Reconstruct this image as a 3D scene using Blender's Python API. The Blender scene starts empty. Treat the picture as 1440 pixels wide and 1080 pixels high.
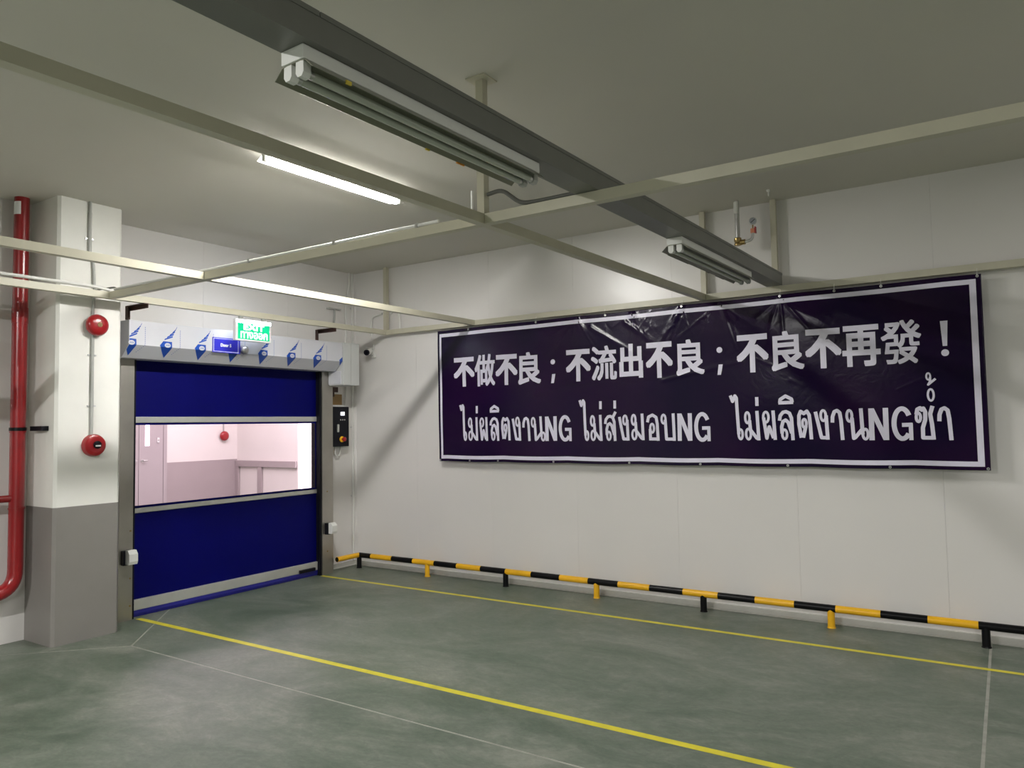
import bpy, bmesh, math, random
from mathutils import Vector, Matrix
random.seed(7)
S = bpy.context.scene
COL = S.collection
PI = math.pi

# ------------------------------------------------------------------ camera
def make_camera():
    yaw, pitch, roll, f = 0.584, 0.0541, -0.0169, 1050.3
    fw = Vector((-math.sin(yaw)*math.cos(pitch), math.cos(yaw)*math.cos(pitch), math.sin(pitch)))
    r = fw.cross(Vector((0, 0, 1))).normalized(); u = r.cross(fw)
    r2 = r*math.cos(roll)+u*math.sin(roll); u2 = -r*math.sin(roll)+u*math.cos(roll)
    c = bpy.data.cameras.new('camera'); o = bpy.data.objects.new('camera', c); COL.objects.link(o)
    m = Matrix((r2, u2, -fw)).transposed().to_4x4(); m.translation = (6.4235, -6.3343, 1.6)
    o.matrix_world = m
    c.sensor_fit = 'HORIZONTAL'; c.sensor_width = 36; c.lens = 36*f/1440
    c.clip_start = .05; c.clip_end = 100
    S.camera = o
make_camera()
S.view_settings.view_transform = 'Standard'; S.view_settings.look = 'None'
S.view_settings.gamma = 1; S.view_settings.exposure = 0.0
S.view_settings.use_curve_mapping = False
w = bpy.data.worlds.new('world'); S.world = w; w.use_nodes = True
w.node_tree.nodes['Background'].inputs[0].default_value = (.8, .85, 1, 1)
w.node_tree.nodes['Background'].inputs[1].default_value = 0.02
LAMP = 205.0          # radiance of the lit fluorescent tube
def area(name, loc, size, power, col=(1, 1, 1), rot=(0, 0, 0)):
    l = bpy.data.lights.new(name, 'AREA'); l.shape = 'RECTANGLE'; l.size, l.size_y = size
    l.energy = power; l.color = col
    o = bpy.data.objects.new(name, l); o.location = loc; o.rotation_euler = rot; COL.objects.link(o)
    return o
# unseen fill lights added for the hall; one broad area stands for corridor battens
area('hall_fill', (3.2, -8.6, 3.36), (.06, 2.4), 350, (1, .985, .965))
area('hall_fill', (10, -12, 3.36), (.06, 2.4), 600, (1, .985, .965))
area('hall_fill', (9.5, -1.6, 3.36), (.06, 2.4), 75, (1, .985, .965))
area('corridor_lamp', (-2.8, .2, 3.38), (2.4, 3.6), 225, (1, .97, .98))

# ------------------------------------------------------------------ materials
MATS = {}
def mat(name, col, rough=.5, metal=0., noise=.06, scale=6., bump=0., bscale=40., emit=None, estr=0., spec=None, coat=0.):
    if name in MATS: return MATS[name]
    m = bpy.data.materials.new(name); m.use_nodes = True; nt = m.node_tree; N = nt.nodes; L = nt.links
    b = N['Principled BSDF']; b.inputs['Roughness'].default_value = rough; b.inputs['Metallic'].default_value = metal
    if spec is not None: b.inputs['Specular IOR Level'].default_value = spec
    if coat: b.inputs['Coat Weight'].default_value = coat; b.inputs['Coat Roughness'].default_value = .15
    tc = N.new('ShaderNodeTexCoord'); nz = N.new('ShaderNodeTexNoise'); nz.inputs['Scale'].default_value = scale
    nz.inputs['Detail'].default_value = 5; L.new(tc.outputs['Object'], nz.inputs['Vector'])
    cr = N.new('ShaderNodeValToRGB'); cr.color_ramp.elements[0].position = .3; cr.color_ramp.elements[1].position = .7
    cr.color_ramp.elements[0].color = tuple(c*(1-noise) for c in col)+(1,)
    cr.color_ramp.elements[1].color = tuple(min(1, c*(1+noise)) for c in col)+(1,)
    L.new(nz.outputs['Fac'], cr.inputs['Fac']); L.new(cr.outputs['Color'], b.inputs['Base Color'])
    if bump:
        n2 = N.new('ShaderNodeTexNoise'); n2.inputs['Scale'].default_value = bscale; L.new(tc.outputs['Object'], n2.inputs['Vector'])
        bp = N.new('ShaderNodeBump'); bp.inputs['Strength'].default_value = bump; bp.inputs['Distance'].default_value = .01
        L.new(n2.outputs['Fac'], bp.inputs['Height']); L.new(bp.outputs['Normal'], b.inputs['Normal'])
    if emit: b.inputs['Emission Color'].default_value = emit+(1,); b.inputs['Emission Strength'].default_value = estr
    MATS[name] = m; return m
wallm = mat('panel_white', (.75, .725, .705), .30, noise=.02, scale=1.2, bump=.03, bscale=3)
ceilm = mat('ceiling_white', (.63, .605, .545), .8, noise=.02, scale=1)
colm_w = mat('plaster_white', (.80, .79, .745), .6, noise=.02, bump=.05, bscale=20)
colm_g = mat('dado_grey', (.235, .22, .205), .5, noise=.05, scale=3, bump=.05, bscale=20)
beige = mat('beige_paint', (.55, .52, .41), .4, noise=.05, scale=5)
greym = mat('trunking_grey', (.165, .165, .150), .4, noise=.06)
whitem = mat('lamp_white', (.78, .78, .75), .35, noise=.02)
pvc = mat('pvc_white', (.74, .73, .70), .4, noise=.03)
pvcg = mat('pvc_grey', (.42, .42, .40), .4, noise=.05)
steel = mat('stainless', (.42, .40, .36), .38, metal=.9, noise=.08, scale=4)
alu = mat('aluminium', (.62, .62, .58), .35, metal=.55, noise=.05)
chrome = mat('galvanised', (.62, .62, .62), .28, metal=.95, noise=.1, scale=20)
red = mat('red_paint', (.25, .005, .008), .28, noise=.1, coat=.4)
redb = mat('bell_red', (.34, .007, .012), .3, noise=.06, coat=.4)
blue = mat('curtain_blue', (.0008, .0012, .085), .5, noise=.08, scale=2, bump=.05, bscale=60, spec=.10)
blue2 = mat('flap_blue', (.012, .012, .20), .4, noise=.08)
yellow = mat('yellow_paint', (.88, .47, .012), .35, noise=.07, scale=8)
black = mat('black_paint', (.004, .004, .005), .35, noise=.2, spec=.2)
blackp = mat('black_plastic', (.006, .006, .010), .4, noise=.1, spec=.2)
brown = mat('rust_primer', (.050, .018, .012), .6, noise=.2, scale=15)
tan = mat('tan_board', (.26, .16, .06), .6, noise=.1)
film = mat('film_white', (.60, .60, .64), .3, noise=.02)
filmb = mat('film_blue', (.01, .07, .40), .3, noise=.03)
filml = mat('film_pale_blue', (.18, .24, .48), .3, noise=.03)
boxm = mat('box_grey', (.56, .57, .56), .4, noise=.02)
signb = mat('sign_blue', (.03, .03, .52), .35, noise=.03)
signw = mat('sign_white', (.85, .85, .85), .4, noise=.01)
brass = mat('brass', (.35, .25, .10), .3, metal=.9, noise=.2, scale=30)
coral = mat('valve_coral', (.65, .25, .14), .4)
gauge_m = mat('gauge_face', (.45, .47, .52), .3)
dadoL = mat('corridor_dado', (.40, .35, .355), .5, noise=.03)
corrw = mat('corridor_white', (.82, .79, .76), .6, noise=.01)
doorg = mat('corridor_door_grey', (.45, .41, .42), .4, noise=.02)
tube_off = mat('tube_glass', (.50, .52, .46), .15, noise=.04)
reflm = mat('reflector_olive', (.24, .24, .185), .3, metal=.4, noise=.05)
yel_l = mat('line_yellow', (.68, .60, .03), .45, noise=.12, scale=9)
letter = mat('print_lilac_white', (.76, .73, .86), .35, noise=.04, scale=5)
cable = mat('cable_grey', (.10, .10, .09), .5)
green = mat('exit_green', (.0, .35, .16), .4, emit=(0, .42, .19), estr=1.0)
exitw = mat('exit_white', (.9, .9, .9), .4, emit=(.85, 1, .95), estr=1.3)
exitl = mat('exit_lamp', (.9, .9, .9), .4, emit=(.80, .88, 1.0), estr=32.0)
tube_on = mat('tube_lit', (.9, .9, .9), .4, emit=(1, .985, .94), estr=LAMP)
screen = mat('screen_lit', (.8, .8, .9), .4, emit=(.9, .92, 1), estr=1.6)
daylit = mat('daylit_glass', (.9, .9, .9), .3, emit=(1, 1, 1), estr=1.6)
orange = mat('orange_tape', (.70, .28, .02), .5)
yelt = mat('yellow_tape', (.65, .50, .05), .5)
sealant = mat('joint_sealant', (.33, .33, .29), .6, noise=.15, scale=12)
extwhite = mat('white_plastic', (.8, .8, .8), .35)

def clear_pvc():
    m = bpy.data.materials.new('clear_pvc'); m.use_nodes = True; nt = m.node_tree; N = nt.nodes; L = nt.links
    N.remove(N['Principled BSDF']); out = N['Material Output']
    t = N.new('ShaderNodeBsdfTransparent'); t.inputs[0].default_value = (.97, .89, .94, 1)
    g = N.new('ShaderNodeBsdfGlossy'); g.inputs['Roughness'].default_value = .12; g.inputs[0].default_value = (1, .93, .97, 1)
    x = N.new('ShaderNodeMixShader')
    fr = N.new('ShaderNodeFresnel'); fr.inputs[0].default_value = 1.35
    L.new(fr.outputs[0], x.inputs[0]); L.new(t.outputs[0], x.inputs[1]); L.new(g.outputs[0], x.inputs[2])
    L.new(x.outputs[0], out.inputs[0]); return m
pvcclear = clear_pvc()

def floor_mat():
    m = bpy.data.materials.new('polished_green_concrete'); m.use_nodes = True; nt = m.node_tree; N = nt.nodes; L = nt.links
    b = N['Principled BSDF']; b.inputs['Specular IOR Level'].default_value = .42; g = N.new('ShaderNodeNewGeometry')
    mp = N.new('ShaderNodeMapping'); L.new(g.outputs['Position'], mp.inputs['Vector'])
    mp.inputs['Rotation'].default_value = (0, 0, -.55); mp.inputs['Scale'].default_value = (.75, 1.15, 1)
    def nz(s, d, r=.55, dist=0.):
        n = N.new('ShaderNodeTexNoise'); n.inputs['Scale'].default_value = s; n.inputs['Detail'].default_value = d
        n.inputs['Roughness'].default_value = r; n.inputs['Distortion'].default_value = dist
        L.new(mp.outputs[0], n.inputs['Vector']); return n
    a = nz(.85, 10, .66, 1.3); c = nz(3.0, 12, .74, 2.4); d = nz(22, 8, .7, 1.5)
    mx = N.new('ShaderNodeMix'); mx.data_type = 'FLOAT'; mx.inputs[0].default_value = .45
    L.new(a.outputs['Fac'], mx.inputs[2]); L.new(c.outputs['Fac'], mx.inputs[3])
    cr = N.new('ShaderNodeValToRGB'); e = cr.color_ramp
    e.elements[0].position = .34; e.elements[0].color = (.045, .070, .046, 1)
    e.elements[1].position = .66; e.elements[1].color = (.265, .272, .232, 1)
    x = e.elements.new(.44); x.color = (.095, .126, .092, 1)
    x = e.elements.new(.53); x.color = (.150, .174, .140, 1)
    L.new(mx.outputs[0], cr.inputs['Fac'])
    m2 = N.new('ShaderNodeMix'); m2.data_type = 'RGBA'; m2.blend_type = 'OVERLAY'; m2.inputs[0].default_value = .45
    L.new(cr.outputs['Color'], m2.inputs[6]); L.new(d.outputs['Fac'], m2.inputs[7]); L.new(m2.outputs[2], b.inputs['Base Color'])
    r = N.new('ShaderNodeMapRange'); r.inputs[1].default_value = .3; r.inputs[2].default_value = .7
    r.inputs[3].default_value = .34; r.inputs[4].default_value = .52; L.new(c.outputs['Fac'], r.inputs[0])
    L.new(r.outputs[0], b.inputs['Roughness'])
    bp = N.new('ShaderNodeBump'); bp.inputs['Strength'].default_value = .12; bp.inputs['Distance'].default_value = .01
    L.new(c.outputs['Fac'], bp.inputs['Height']); L.new(bp.outputs['Normal'], b.inputs['Normal'])
    return m
floorm = floor_mat()

def banner_mat():
    m = bpy.data.materials.new('banner_vinyl'); m.use_nodes = True; nt = m.node_tree; N = nt.nodes; L = nt.links
    b = N['Principled BSDF']; g = N.new('ShaderNodeNewGeometry')
    n = N.new('ShaderNodeTexNoise'); n.inputs['Scale'].default_value = 1.3; n.inputs['Detail'].default_value = 3
    L.new(g.outputs['Position'], n.inputs['Vector'])
    cr = N.new('ShaderNodeValToRGB'); cr.color_ramp.elements[0].position = .35; cr.color_ramp.elements[1].position = .68
    cr.color_ramp.elements[0].color = (.0055, .0020, .021, 1); cr.color_ramp.elements[1].color = (.016, .0035, .028, 1)
    L.new(n.outputs['Fac'], cr.inputs['Fac']); L.new(cr.outputs['Color'], b.inputs['Base Color'])
    b.inputs['Roughness'].default_value = .20; b.inputs['Specular IOR Level'].default_value = .18
    n2 = N.new('ShaderNodeTexNoise'); n2.inputs['Scale'].default_value = 9; n2.inputs['Detail'].default_value = 4; n2.inputs['Distortion'].default_value = 1.5
    L.new(g.outputs['Position'], n2.inputs['Vector'])
    bp = N.new('ShaderNodeBump'); bp.inputs['Strength'].default_value = .06; bp.inputs['Distance'].default_value = .02
    L.new(n2.outputs['Fac'], bp.inputs['Height']); L.new(bp.outputs['Normal'], b.inputs['Normal'])
    return m
bannerm = banner_mat()

# ------------------------------------------------------------------ helpers
def obj(name, bm, m, parent=None, origin=None, smooth=False, label=None):
    """link a bmesh built in world coordinates as one object"""
    if origin is None:
        origin = Vector(parent['_loc']) if parent is not None and '_loc' in parent else Vector((0, 0, 0))
    origin = Vector(origin)
    me = bpy.data.meshes.new(name)
    if smooth:
        for f in bm.faces: f.smooth = True
    bm.transform(Matrix.Translation(-origin)); bm.to_mesh(me); bm.free()
    for mm in (m if isinstance(m, (list, tuple)) else [m]): me.materials.append(mm)
    if smooth:
        try: me.set_sharp_from_angle(angle=math.radians(40))
        except Exception: pass
    o = bpy.data.objects.new(name, me); COL.objects.link(o)
    if parent is not None:
        o.parent = parent
        p = Vector(parent['_loc']) if '_loc' in parent else Vector((0, 0, 0))
        o.location = origin-p
    else: o.location = origin
    o['_loc'] = tuple(origin)
    if label: o['label'] = label
    return o
def tag(o, label, cat, group=None):
    o['label'] = label; o['category'] = cat
    if group: o['group'] = group
    return o
def thing(name, label, cat, loc, group=None):
    o = bpy.data.objects.new(name, None); o.empty_display_size = .05; COL.objects.link(o)
    o.location = loc; o['_loc'] = tuple(loc); return tag(o, label, cat, group)
def struct(name, bm, m, parent=None, origin=(0, 0, 0)):
    o = obj(name, bm, m, parent, origin)
    if parent is None: o['kind'] = 'structure'
    return o
def box(bm, x0, x1, y0, y1, z0, z1, mi=0, bev=0., M=None):
    x0, x1 = sorted((x0, x1)); y0, y1 = sorted((y0, y1)); z0, z1 = sorted((z0, z1))
    v = [bm.verts.new(p) for p in ((x0, y0, z0), (x1, y0, z0), (x1, y1, z0), (x0, y1, z0), (x0, y0, z1), (x1, y0, z1), (x1, y1, z1), (x0, y1, z1))]
    fs = [bm.faces.new([v[i] for i in q]) for q in ((0, 3, 2, 1), (4, 5, 6, 7), (0, 1, 5, 4), (1, 2, 6, 5), (2, 3, 7, 6), (3, 0, 4, 7))]
    for f in fs: f.material_index = mi
    if bev:
        es = list({e for f in fs for e in f.edges})
        r = bmesh.ops.bevel(bm, geom=es, offset=bev, segments=2, affect='EDGES', profile=.5)
        v = list({vv for f in r['faces'] for vv in f.verts} | {vv for f in fs if f.is_valid for vv in f.verts})
        for f in r['faces']: f.material_index = mi
    if M is not None: bmesh.ops.transform(bm, matrix=M, verts=[a for a in v if a.is_valid])
    return bm
def B(*a, **k): return box(bmesh.new(), *a, **k)
def frame_of(d):
    d = Vector(d).normalized(); a = Vector((0, 0, 1)) if abs(d.z) < .9 else Vector((1, 0, 0))
    u = d.cross(a).normalized(); return u, d.cross(u).normalized()
def tube(bm, pts, r, n=14, caps=True, mi=0):
    pts = [Vector(p) for p in pts]; rings = []
    u = None
    for i, p in enumerate(pts):
        if i == 0: d = pts[1]-p
        elif i == len(pts)-1: d = p-pts[i-1]
        else: d = (pts[i+1]-p).normalized()+(p-pts[i-1]).normalized()
        d.normalize()
        if u is None: u, _ = frame_of(d)
        u = (u-d*u.dot(d)).normalized(); v = d.cross(u)
        rr = r[i] if isinstance(r, (list, tuple)) else r
        rings.append([bm.verts.new(p+(u*math.cos(2*PI*k/n)+v*math.sin(2*PI*k/n))*rr) for k in range(n)])
    for a, b in zip(rings, rings[1:]):
        for k in range(n):
            f = bm.faces.new((a[k], a[(k+1) % n], b[(k+1) % n], b[k])); f.material_index = mi
    if caps:
        f = bm.faces.new(rings[0][::-1]); f.material_index = mi; f = bm.faces.new(rings[-1]); f.material_index = mi
    return bm
def T(*a, **k): return tube(bmesh.new(), *a, **k)
def smooth_path(pts, r=.05, n=6):
    """round the corners of a polyline"""
    pts = [Vector(p) for p in pts]; out = [pts[0]]
    for a, b, c in zip(pts, pts[1:], pts[2:]):
        ra = min(r, (a-b).length*.49, (c-b).length*.49)
        p = b+(a-b).normalized()*ra; q = b+(c-b).normalized()*ra
        for i in range(n+1):
            t = i/n; out.append(p*(1-t)**2+b*2*t*(1-t)+q*t*t)
    out.append(pts[-1]); return out
def lathe(bm, prof, c, axis, n=28, mi=0):
    """prof = (radius, distance along axis)"""
    c = Vector(c); d = Vector(axis).normalized(); u, v = frame_of(d); rings = []
    for r, h in prof:
        if r < 1e-5: rings.append([bm.verts.new(c+d*h)])
        else: rings.append([bm.verts.new(c+d*h+(u*math.cos(2*PI*k/n)+v*math.sin(2*PI*k/n))*r) for k in range(n)])
    for a, b in zip(rings, rings[1:]):
        for k in range(n):
            q = [a[k % len(a)], a[(k+1) % n % len(a)], b[(k+1) % n % len(b)], b[k % len(b)]]
            q2 = []
            for x in q:
                if x not in q2: q2.append(x)
            if len(q2) > 2: bm.faces.new(q2).material_index = mi
    bmesh.ops.recalc_face_normals(bm, faces=bm.faces[:]); return bm
def LT(*a, **k): return lathe(bmesh.new(), *a, **k)
def prism(bm, poly, fn, t0, t1, mi=0):
    """extrude 2-D polygon; fn(a, b, t) -> point"""
    A = [bm.verts.new(fn(a, b, t0)) for a, b in poly]; C = [bm.verts.new(fn(a, b, t1)) for a, b in poly]
    n = len(poly)
    fs = [bm.faces.new(A[::-1]), bm.faces.new(C)]+[bm.faces.new((A[i], A[(i+1) % n], C[(i+1) % n], C[i])) for i in range(n)]
    for f in fs: f.material_index = mi
    bmesh.ops.recalc_face_normals(bm, faces=bm.faces[:]); return bm

# ------------------------------------------------------------------ room shell
H = 3.418; XR = 15.0; YF = -24.0; TH = .06
DY0, DY1, DZ = -2.80, -.56, 2.42        # door opening in the left wall
# floor: base + five slabs with sealed joints between them
fl = struct('floor', B(-6.2, XR, YF, 4.2, -.12, -.0012), sealant)
def inset(poly, g):
    n = len(poly); out = []
    ar = sum(poly[i][0]*poly[(i+1) % n][1]-poly[(i+1) % n][0]*poly[i][1] for i in range(n))
    s = 1 if ar > 0 else -1; L_ = []
    for i in range(n):
        a = Vector(poly[i]); b = Vector(poly[(i+1) % n]); d = (b-a).normalized(); nn = Vector((-d.y, d.x))*s
        L_.append((a+nn*g, d))
    for i in range(n):
        p, d = L_[i-1]; q, e = L_[i]; cr = d.x*e.y-d.y*e.x
        t = ((q.x-p.x)*e.y-(q.y-p.y)*e.x)/cr; out.append((p.x+d.x*t, p.y+d.y*t))
    return out
XJ, YJ = 6.26, -3.195
slabs = [[(0, -2.29), (.91, YJ), (0, -4.11)], [(0, -2.29), (.91, YJ), (XJ, YJ), (XJ, 0), (0, 0)],
         [(.91, YJ), (0, -4.11), (0, YF), (XJ, YF), (XJ, YJ)], [(XJ, YJ), (XJ, 0), (XR, 0), (XR, YJ)],
         [(XJ, YF), (XJ, YJ), (XR, YJ), (XR, YF)], [(-6.1, -3.4), (0, -3.4), (0, 4.1), (-6.1, 4.1)]]
for k, P in enumerate(slabs):
    g = .006 if k == 0 else .0085
    obj('slab', prism(bmesh.new(), inset(P, g), lambda a, b, t: (a, b, t), -.0012, 0), floorm, fl)
struct('ceiling', B(-6.2, XR+.1, YF-.1, 4.2, H, H+.1), ceilm)
# back wall (behind the banner): insulated panels one metre wide with recessed joints
wb = struct('wall_back', B(-.1, XR, TH, TH+.05, 0, H), wallm)
px = [-0.0, .965, 1.965, 2.965, 3.97, 4.985, 6.015, 7.02, 8.02, 9.02, 10.02, 11.02, 12.02, XR]
pb = None
for a, b in zip(px, px[1:]):
    bm = B(a+.0004, b-.0004, 0, TH, 0, H, bev=.0006)
    obj('panel', bm, wallm, wb)
# left wall (with the door)
wl = bmesh.new()
box(wl, -TH-.05, -TH, YF, DY0, 0, H); box(wl, -TH-.05, -TH, DY1, 0, 0, H); box(wl, -TH-.05, -TH, DY0, DY1, DZ, H)
wl = struct('wall_left', wl, wallm)
py = [0, -.98, -2.0, -3.0, -4.0, -5.0, -6.0, -7.0, -8.0, -9.0, -10.0, -11.0, -12.0, YF]
for a, b in zip(py, py[1:]):
    y1, y0 = a-.0004, b+.0004
    bm = bmesh.new()
    lo, hi = max(y0, DY0), min(y1, DY1)
    if lo < hi:
        if y1 > hi+.01: box(bm, -TH, 0, hi, y1, 0, DZ, bev=.0006)
        if y0 < lo-.01: box(bm, -TH, 0, y0, lo, 0, DZ, bev=.0006)
        box(bm, -TH, 0, y0, y1, DZ, H, bev=.0006)
    else: box(bm, -TH, 0, y0, y1, 0, H, bev=.0006)
    obj('panel', bm, wallm, wl)
struct('wall_right', B(XR, XR+.1, YF, .1, 0, H), wallm)
struct('wall_front', B(-.1, XR, YF-.1, YF, 0, H), wallm)
# aluminium channel that the panels stand in
def channel(nm, fn, a0, a1):
    bm = prism(bmesh.new(), [(0, 0), (.020, 0), (.020, .008), (.012, .012), (.012, .052), (0, .055)], fn, a0, a1)
    struct(nm, bm, alu2)
alu2 = mat('base_channel', (.55, .54, .50), .4, metal=.3, noise=.05)
channel('baseboard_back', lambda a, b, t: (t, -a, b), .0, XR)
channel('baseboard_left', lambda a, b, t: (a, t, b), -.425, 0)
# corner cover strip
struct('trim_1', prism(bmesh.new(), [(0, 0), (.035, 0), (.030, -.006), (.012, -.012), (.006, -.030), (0, -.035)], lambda a, b, t: (a, b, t), .055, H), wallm)

# column by the door
cw = prism(bmesh.new(), [(0, -3.53), (.41, -3.53), (.43, -3.51), (.43, -3.05), (.41, -3.03), (0, -3.03)], lambda a, b, t: (a, b, t), 1.03, H)
cobj = struct('wall_column', cw, colm_w)
cg = prism(bmesh.new(), [(0, -3.532), (.411, -3.532), (.432, -3.511), (.432, -3.049), (.411, -3.028), (0, -3.028)], lambda a, b, t: (a, b, t), 0, 1.03)
o = obj('grey_dado', cg, colm_g, cobj, label='grey painted lower part of the white column')

# ------------------------------------------------------------------ corridor beyond the roller door
XF, YC = -5.3, 2.28
struct('wall_corridor_end', B(XF-.1, XF, -3.4, 4.2, 1.06, H), corrw)
struct('trim_2', B(XF-.1, XF+.004, .86, YC, 0, 1.06), dadoL)
c1 = bmesh.new(); box(c1, XF, -3.66, YC, YC+.1, 0, H); box(c1, -3.33, -.11, YC, YC+.1, 0, H); box(c1, -3.66, -3.33, YC, YC+.1, 2.3, H)
struct('wall_corridor_side', c1, corrw)
struct('wall_corridor_near', B(-6.2, -.11, -3.5, -3.4, 0, H), corrw)
c2 = bmesh.new(); box(c2, -.11, -.06, 0, 4.2, 0, H)
struct('wall_corridor_inner', c2, corrw)
wn = struct('window_1', B(-3.66, -3.33, YC+.06, YC+.08, 0, 2.3), daylit)
# painted rail on the corridor wall: band and post
t = thing('guard_rail', 'grey guard rail with a post, fixed along the white corridor wall beyond the door', 'rail', (-4.5, YC-.04, 0))
obj('rail', B(XF+.01, -3.67, YC-.05, YC-.008, .925, 1.035, bev=.004), dadoL, t)
for x in (-4.62, -5.26): obj('post', B(x-.055, x+.055, YC-.045, YC-.008, 0, .925, bev=.004), dadoL, t)
# grey double door at the end of the corridor
d = struct('door_1', B(XF-.09, XF-.002, -.52, .86, 0, 1.06), dadoL)
fr = bmesh.new()
box(fr, XF, XF+.03, .84, .90, 0, 2.2); box(fr, XF, XF+.03, -.56, -.50, 0, 2.2); box(fr, XF, XF+.03, -.56, .90, 2.14, 2.2)
obj('door_frame', fr, doorg, d)
for a, b, hy, wy in ((-.495, .415, .36, -.05), (.423, .837, .48, .56)):
    lf = obj('door_leaf', B(XF-.001, XF+.022, a, b, .01, 2.135, bev=.003), doorg, d)
    hb = T([(XF+.022, hy, 1.115), (XF+.07, hy, 1.115), (XF+.07, hy+(.06 if hy > .42 else -.06), 1.115)], .010)
    tube(hb, [(XF+.022, hy, 1.115), (XF+.028, hy, 1.115)], .028, n=18)
    obj('door_handle', hb, chrome, lf)
    obj('vision_panel', B(XF+.021, XF+.026, wy-.038, wy+.038, 1.35, 1.95), daylit, lf, label='narrow bright glass panel')
tt = thing('door_contact', 'small pale plate high on the narrow grey corridor door leaf', 'plate', (XF+.023, .745, 1.44))
obj('plate', B(XF+.023, XF+.035, .725, .765, 1.40, 1.48, bev=.003), extwhite, tt)
obj('button', LT([(.012, 0), (.012, .006), (0, .008)], (XF+.035, .745, 1.44), (1, 0, 0), n=12), pvcg, tt)

def bell(loc, r, ax, label, group=None):
    t = thing('alarm_bell', label, 'alarm', loc, group); l = Vector(loc); a = Vector(ax)
    obj('back_box', LT([(0, 0), (r*.62, 0), (r*.62, .028), (0, .028)], l, a), black, t, smooth=True)
    obj('gong', LT([(r*.2, .028), (r*.97, .028), (r, .034), (r, .050), (r*.93, .066), (r*.72, .078), (r*.45, .084), (0, .087)], l, a, n=40), redb, t, smooth=True)
    return t
b0 = bell((XF, 1.985, 1.482), .085, (1, 0, 0), 'red alarm bell on the corridor wall, seen through the clear window of the roller door')
obj('conduit', T([(XF+.02, 1.985, 1.56), (XF+.02, 1.985, 3.3)], .010, n=8), pvcg, b0)

# ------------------------------------------------------------------ steel frame under the ceiling
BZ0, BZ1 = 2.640, 2.692; BW = .05
WBY = -.062
fr = thing('steel_frame', 'beige box section steel grid hung below the ceiling', 'frame', (2.2, -1.6, BZ0))
def rhs(p, q, w=BW, z0=BZ0, z1=BZ1, nm='beam'):
    p = Vector((p[0], p[1])); q = Vector((q[0], q[1])); d = (q-p).normalized(); n = Vector((-d.y, d.x))*w/2
    P = [p+n, q+n, q-n, p-n]
    return obj(nm, prism(bmesh.new(), [(a.x, a.y) for a in P], lambda a, b, t: (a, b, t), z0, z1), beige, fr)
QY = -3.20
R2 = .575; R1w, R1q = 1.82, 1.80
P1w, P1q, P1n = 4.285, 4.19, 4.085
rhs((R2-.025, WBY), (9.5, WBY))                     # along the banner wall
rhs((R2, WBY-.026), (R2, -9.5))                      # along the door wall
rhs((R2+.026, QY), (1.775, QY)); rhs((1.827, QY), (P1q-.026, QY)); rhs((P1q+.026, QY), (9.5, QY+.01))
rhs((R1w, WBY-.026), (R1q, QY)); rhs((R1q, QY), (R1q-.02, -9.5))
rhs((P1w, WBY-.026), (P1q, QY)); rhs((P1q, QY), (P1n-.10, -8.4))
def post(x, y, w=.045): obj('hanger_post', B(x-w/2, x+w/2, y-w/2, y+w/2, BZ1, H-.004), beige, fr)
for x, y in ((R2, WBY), (4.29, WBY), (4.86+.03, WBY), (P1q, QY)): post(x, y)
for x, y in ((4.19, QY),):
    obj('ceiling_plate', B(x-.06, x+.06, y-.06, y+.06, H-.008, H-.0005), beige, fr)
# ledge strips fixed under two of the bars
lb = bmesh.new()
box(lb, 4.09, 4.105, -5.9, -4.75, BZ0-.012, BZ0)

# grey trunking that lies on the frame
ANG = -math.atan(.0245); PIV = Vector((4.885, -.09, 0))
TM = Matrix.Translation(PIV) @ Matrix.Rotation(ANG, 4, 'Z')   # local: +x lateral, -y towards the viewer
def TL(x, y, z): return TM @ Vector((x, y, z))
tr = thing('cable_trunking', 'dark grey steel cable trunking lying across the beige frame', 'trunking', (4.885, -.09, BZ1))
TZ0, TZ1 = 2.694, 2.790; TW = .0625
prof = [(-TW, TZ0), (TW, TZ0), (TW, TZ1-.012), (TW-.003, TZ1-.012), (TW-.003, TZ1-.004), (-TW+.003, TZ1-.004), (-TW+.003, TZ1-.012), (-TW, TZ1-.012)]
obj('body', prism(bmesh.new(), prof, lambda a, b, t: TL(a, t, b), 0, -9.0), greym, tr)
cap = bmesh.new()
pc = [(-TW-.003, TZ1-.014), (-TW, TZ1-.014), (-TW, TZ1-.002), (TW, TZ1-.002), (TW, TZ1-.014), (TW+.003, TZ1-.014), (TW+.003, TZ1+.002), (-TW-.003, TZ1+.002)]
prism(cap, pc, lambda a, b, t: TL(a, t, b), 0.002, -2.4); prism(cap, pc, lambda a, b, t: TL(a, t, b), -2.404, -4.8); prism(cap, pc, lambda a, b, t: TL(a, t, b), -4.804, -9.0)
obj('cover', cap, greym, tr)

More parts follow.
